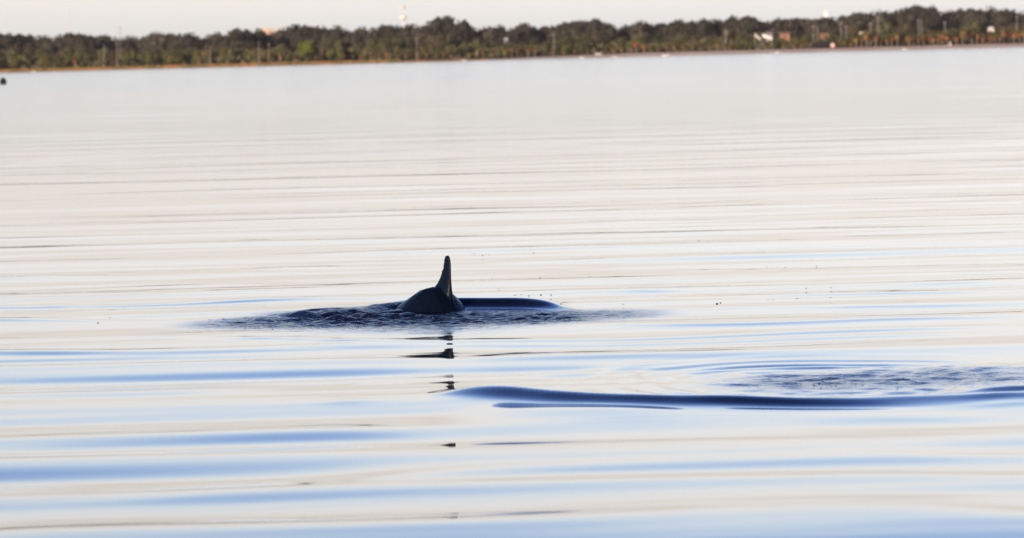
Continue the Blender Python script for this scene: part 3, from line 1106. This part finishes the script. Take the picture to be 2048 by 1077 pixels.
for sg in (-1, 1):
    blade(P(.58, sg * .12, -.48), P(.48, sg * .40, -.62), .15, .05, .05, .08)
    blade(P(-1.18, sg * .0, -.42), P(-1.28, sg * .27, -.46), .14, .04, .035, .05)
skin = bpy.data.materials.new('wet_dolphin_skin')
skin.use_nodes = True
n, l = skin.node_tree.nodes, skin.node_tree.links
b = n['Principled BSDF']
tcn = n.new('ShaderNodeTexCoord')
nz = n.new('ShaderNodeTexNoise'); nz.inputs['Scale'].default_value = 9; nz.inputs['Detail'].default_value = 6
l.new(tcn.outputs['Object'], nz.inputs['Vector'])
r = n.new('ShaderNodeValToRGB')
r.color_ramp.elements[0].color = (.002, .004, .009, 1)
r.color_ramp.elements[1].color = (.004, .009, .022, 1)  # blue put into the skin colour in place of a sky sheen
l.new(nz.outputs['Fac'], r.inputs[0]); l.new(r.outputs[0], b.inputs['Base Color'])
b.inputs['Roughness'].default_value = .34
b.inputs['IOR'].default_value = 1.36
b.inputs['Specular IOR Level'].default_value = .08
bp = n.new('ShaderNodeBump'); bp.inputs['Strength'].default_value = .06; bp.inputs['Distance'].default_value = .01
nzb = n.new('ShaderNodeTexNoise'); nzb.inputs['Scale'].default_value = 60
l.new(tcn.outputs['Object'], nzb.inputs['Vector']); l.new(nzb.outputs['Fac'], bp.inputs['Height']); l.new(bp.outputs[0], b.inputs['Normal'])
dol = body.build('dolphin', skin)
rm = dol.modifiers.new('r', 'REMESH'); rm.mode = 'VOXEL'; rm.voxel_size = .006; rm.use_smooth_shade = True
sm = dol.modifiers.new('s', 'SMOOTH'); sm.factor = .5; sm.iterations = 4
dg = bpy.context.evaluated_depsgraph_get()
nm = bpy.data.meshes.new_from_object(dol.evaluated_get(dg))
dol.modifiers.clear()
dol.data = nm
nm.shade_smooth()
print('dolphin faces', len(nm.polygons))
tag(dol, 'dark dolphin arching out of calm water, upright fin nicked on its rear edge', 'dolphin')

# ------------------------------------------------------------------ droplets thrown up round the splash
drop_m = bpy.data.materials.new('water_droplet')
drop_m.use_nodes = True
b = drop_m.node_tree.nodes['Principled BSDF']
b.inputs['Base Color'].default_value = (.012, .014, .02, 1)
b.inputs['Roughness'].default_value = .08
DR = [(948, 508, 3), (965, 511, 3), (979, 510, 2.5), (984, 557, 3), (1080, 556, 3), (1398, 482, 3), (1068, 506, 3), (1291, 490, 2), (1534, 535, 3), (1546, 534, 2), (1555, 534, 2), (1570, 536, 4), (1516, 541, 3), (1633, 532, 3),
      (1179, 553, 2), (1270, 557, 3), (1612, 577, 4), (1643, 571, 3), (1662, 576, 3), (1628, 591, 5), (1640, 592, 5), (1669, 590, 4), (1680, 588, 4), (1661, 596, 4), (1594, 598, 5), (1536, 601, 4), (1546, 601, 4), (1434, 608, 6), (1441, 606, 4),
      (1281, 607, 4), (1246, 610, 5), (1196, 611, 4), (1214, 649, 5), (1194, 602, 3), (1102, 590, 4), (1082, 590, 4), (1058, 592, 4), (1042, 590, 3), (1030, 591, 3), (1010, 598, 3), (998, 580, 2), (794, 594, 3), (1310, 595, 2), (1427, 572, 2), (1457, 571, 2),
      (1650, 589, 3), (1692, 588, 4), (1710, 587, 3), (1717, 593, 2), (220, 637, 5), (196, 646, 4), (490, 653, 5), (697, 658, 7), (545, 659, 4), (745, 663, 4)]
g = MB()
for px, py, s_ in DR:
    p = on_water(px, py)
    r_ = s_ / 2 / FPX * p.y
    g.blob((p.x, p.y, r_ * .2), (r_ * .9, r_ * .9, r_ * .45), px, 1, .15)
gg = random.Random(9)
for i in range(90):                       # bubbles and flecks in the churned patches
    px, py = (gg.gauss(1640, 90), gg.gauss(766, 8)) if i % 2 else (gg.gauss(900, 200), gg.gauss(640, 7))
    if 840 < px < 940 and py < 640: continue
    p = on_water(px, py)
    r_ = gg.uniform(1.2, 3.2) / 2 / FPX * p.y
    g.blob((p.x, p.y, .004 + r_ * .5), (r_ * 1.4, r_ * 1.4, r_ * .7), i, 1, .15)
tag(g.build('water_droplets', drop_m, smooth=True), 'scatter of dark water drops and bubbles thrown out around the dolphin', 'water drops', kind='stuff')

# ------------------------------------------------------------------ thin evening haze
hz_m = bpy.data.materials.new('haze')
hz_m.use_nodes = True
n, l = hz_m.node_tree.nodes, hz_m.node_tree.links
n.remove(n['Principled BSDF'])
pv = n.new('ShaderNodeVolumePrincipled')
pv.inputs['Color'].default_value = (.95, .93, .93, 1)
pv.inputs['Density'].default_value = 2.0e-5
l.new(pv.outputs[0], n['Material Output'].inputs['Volume'])
g = MB()
g.box(-4100, 4100, -400, 4400, -3, 130)
tag(g.build('haze', hz_m), 'thin pale evening haze over the whole bay', 'haze', kind='stuff')
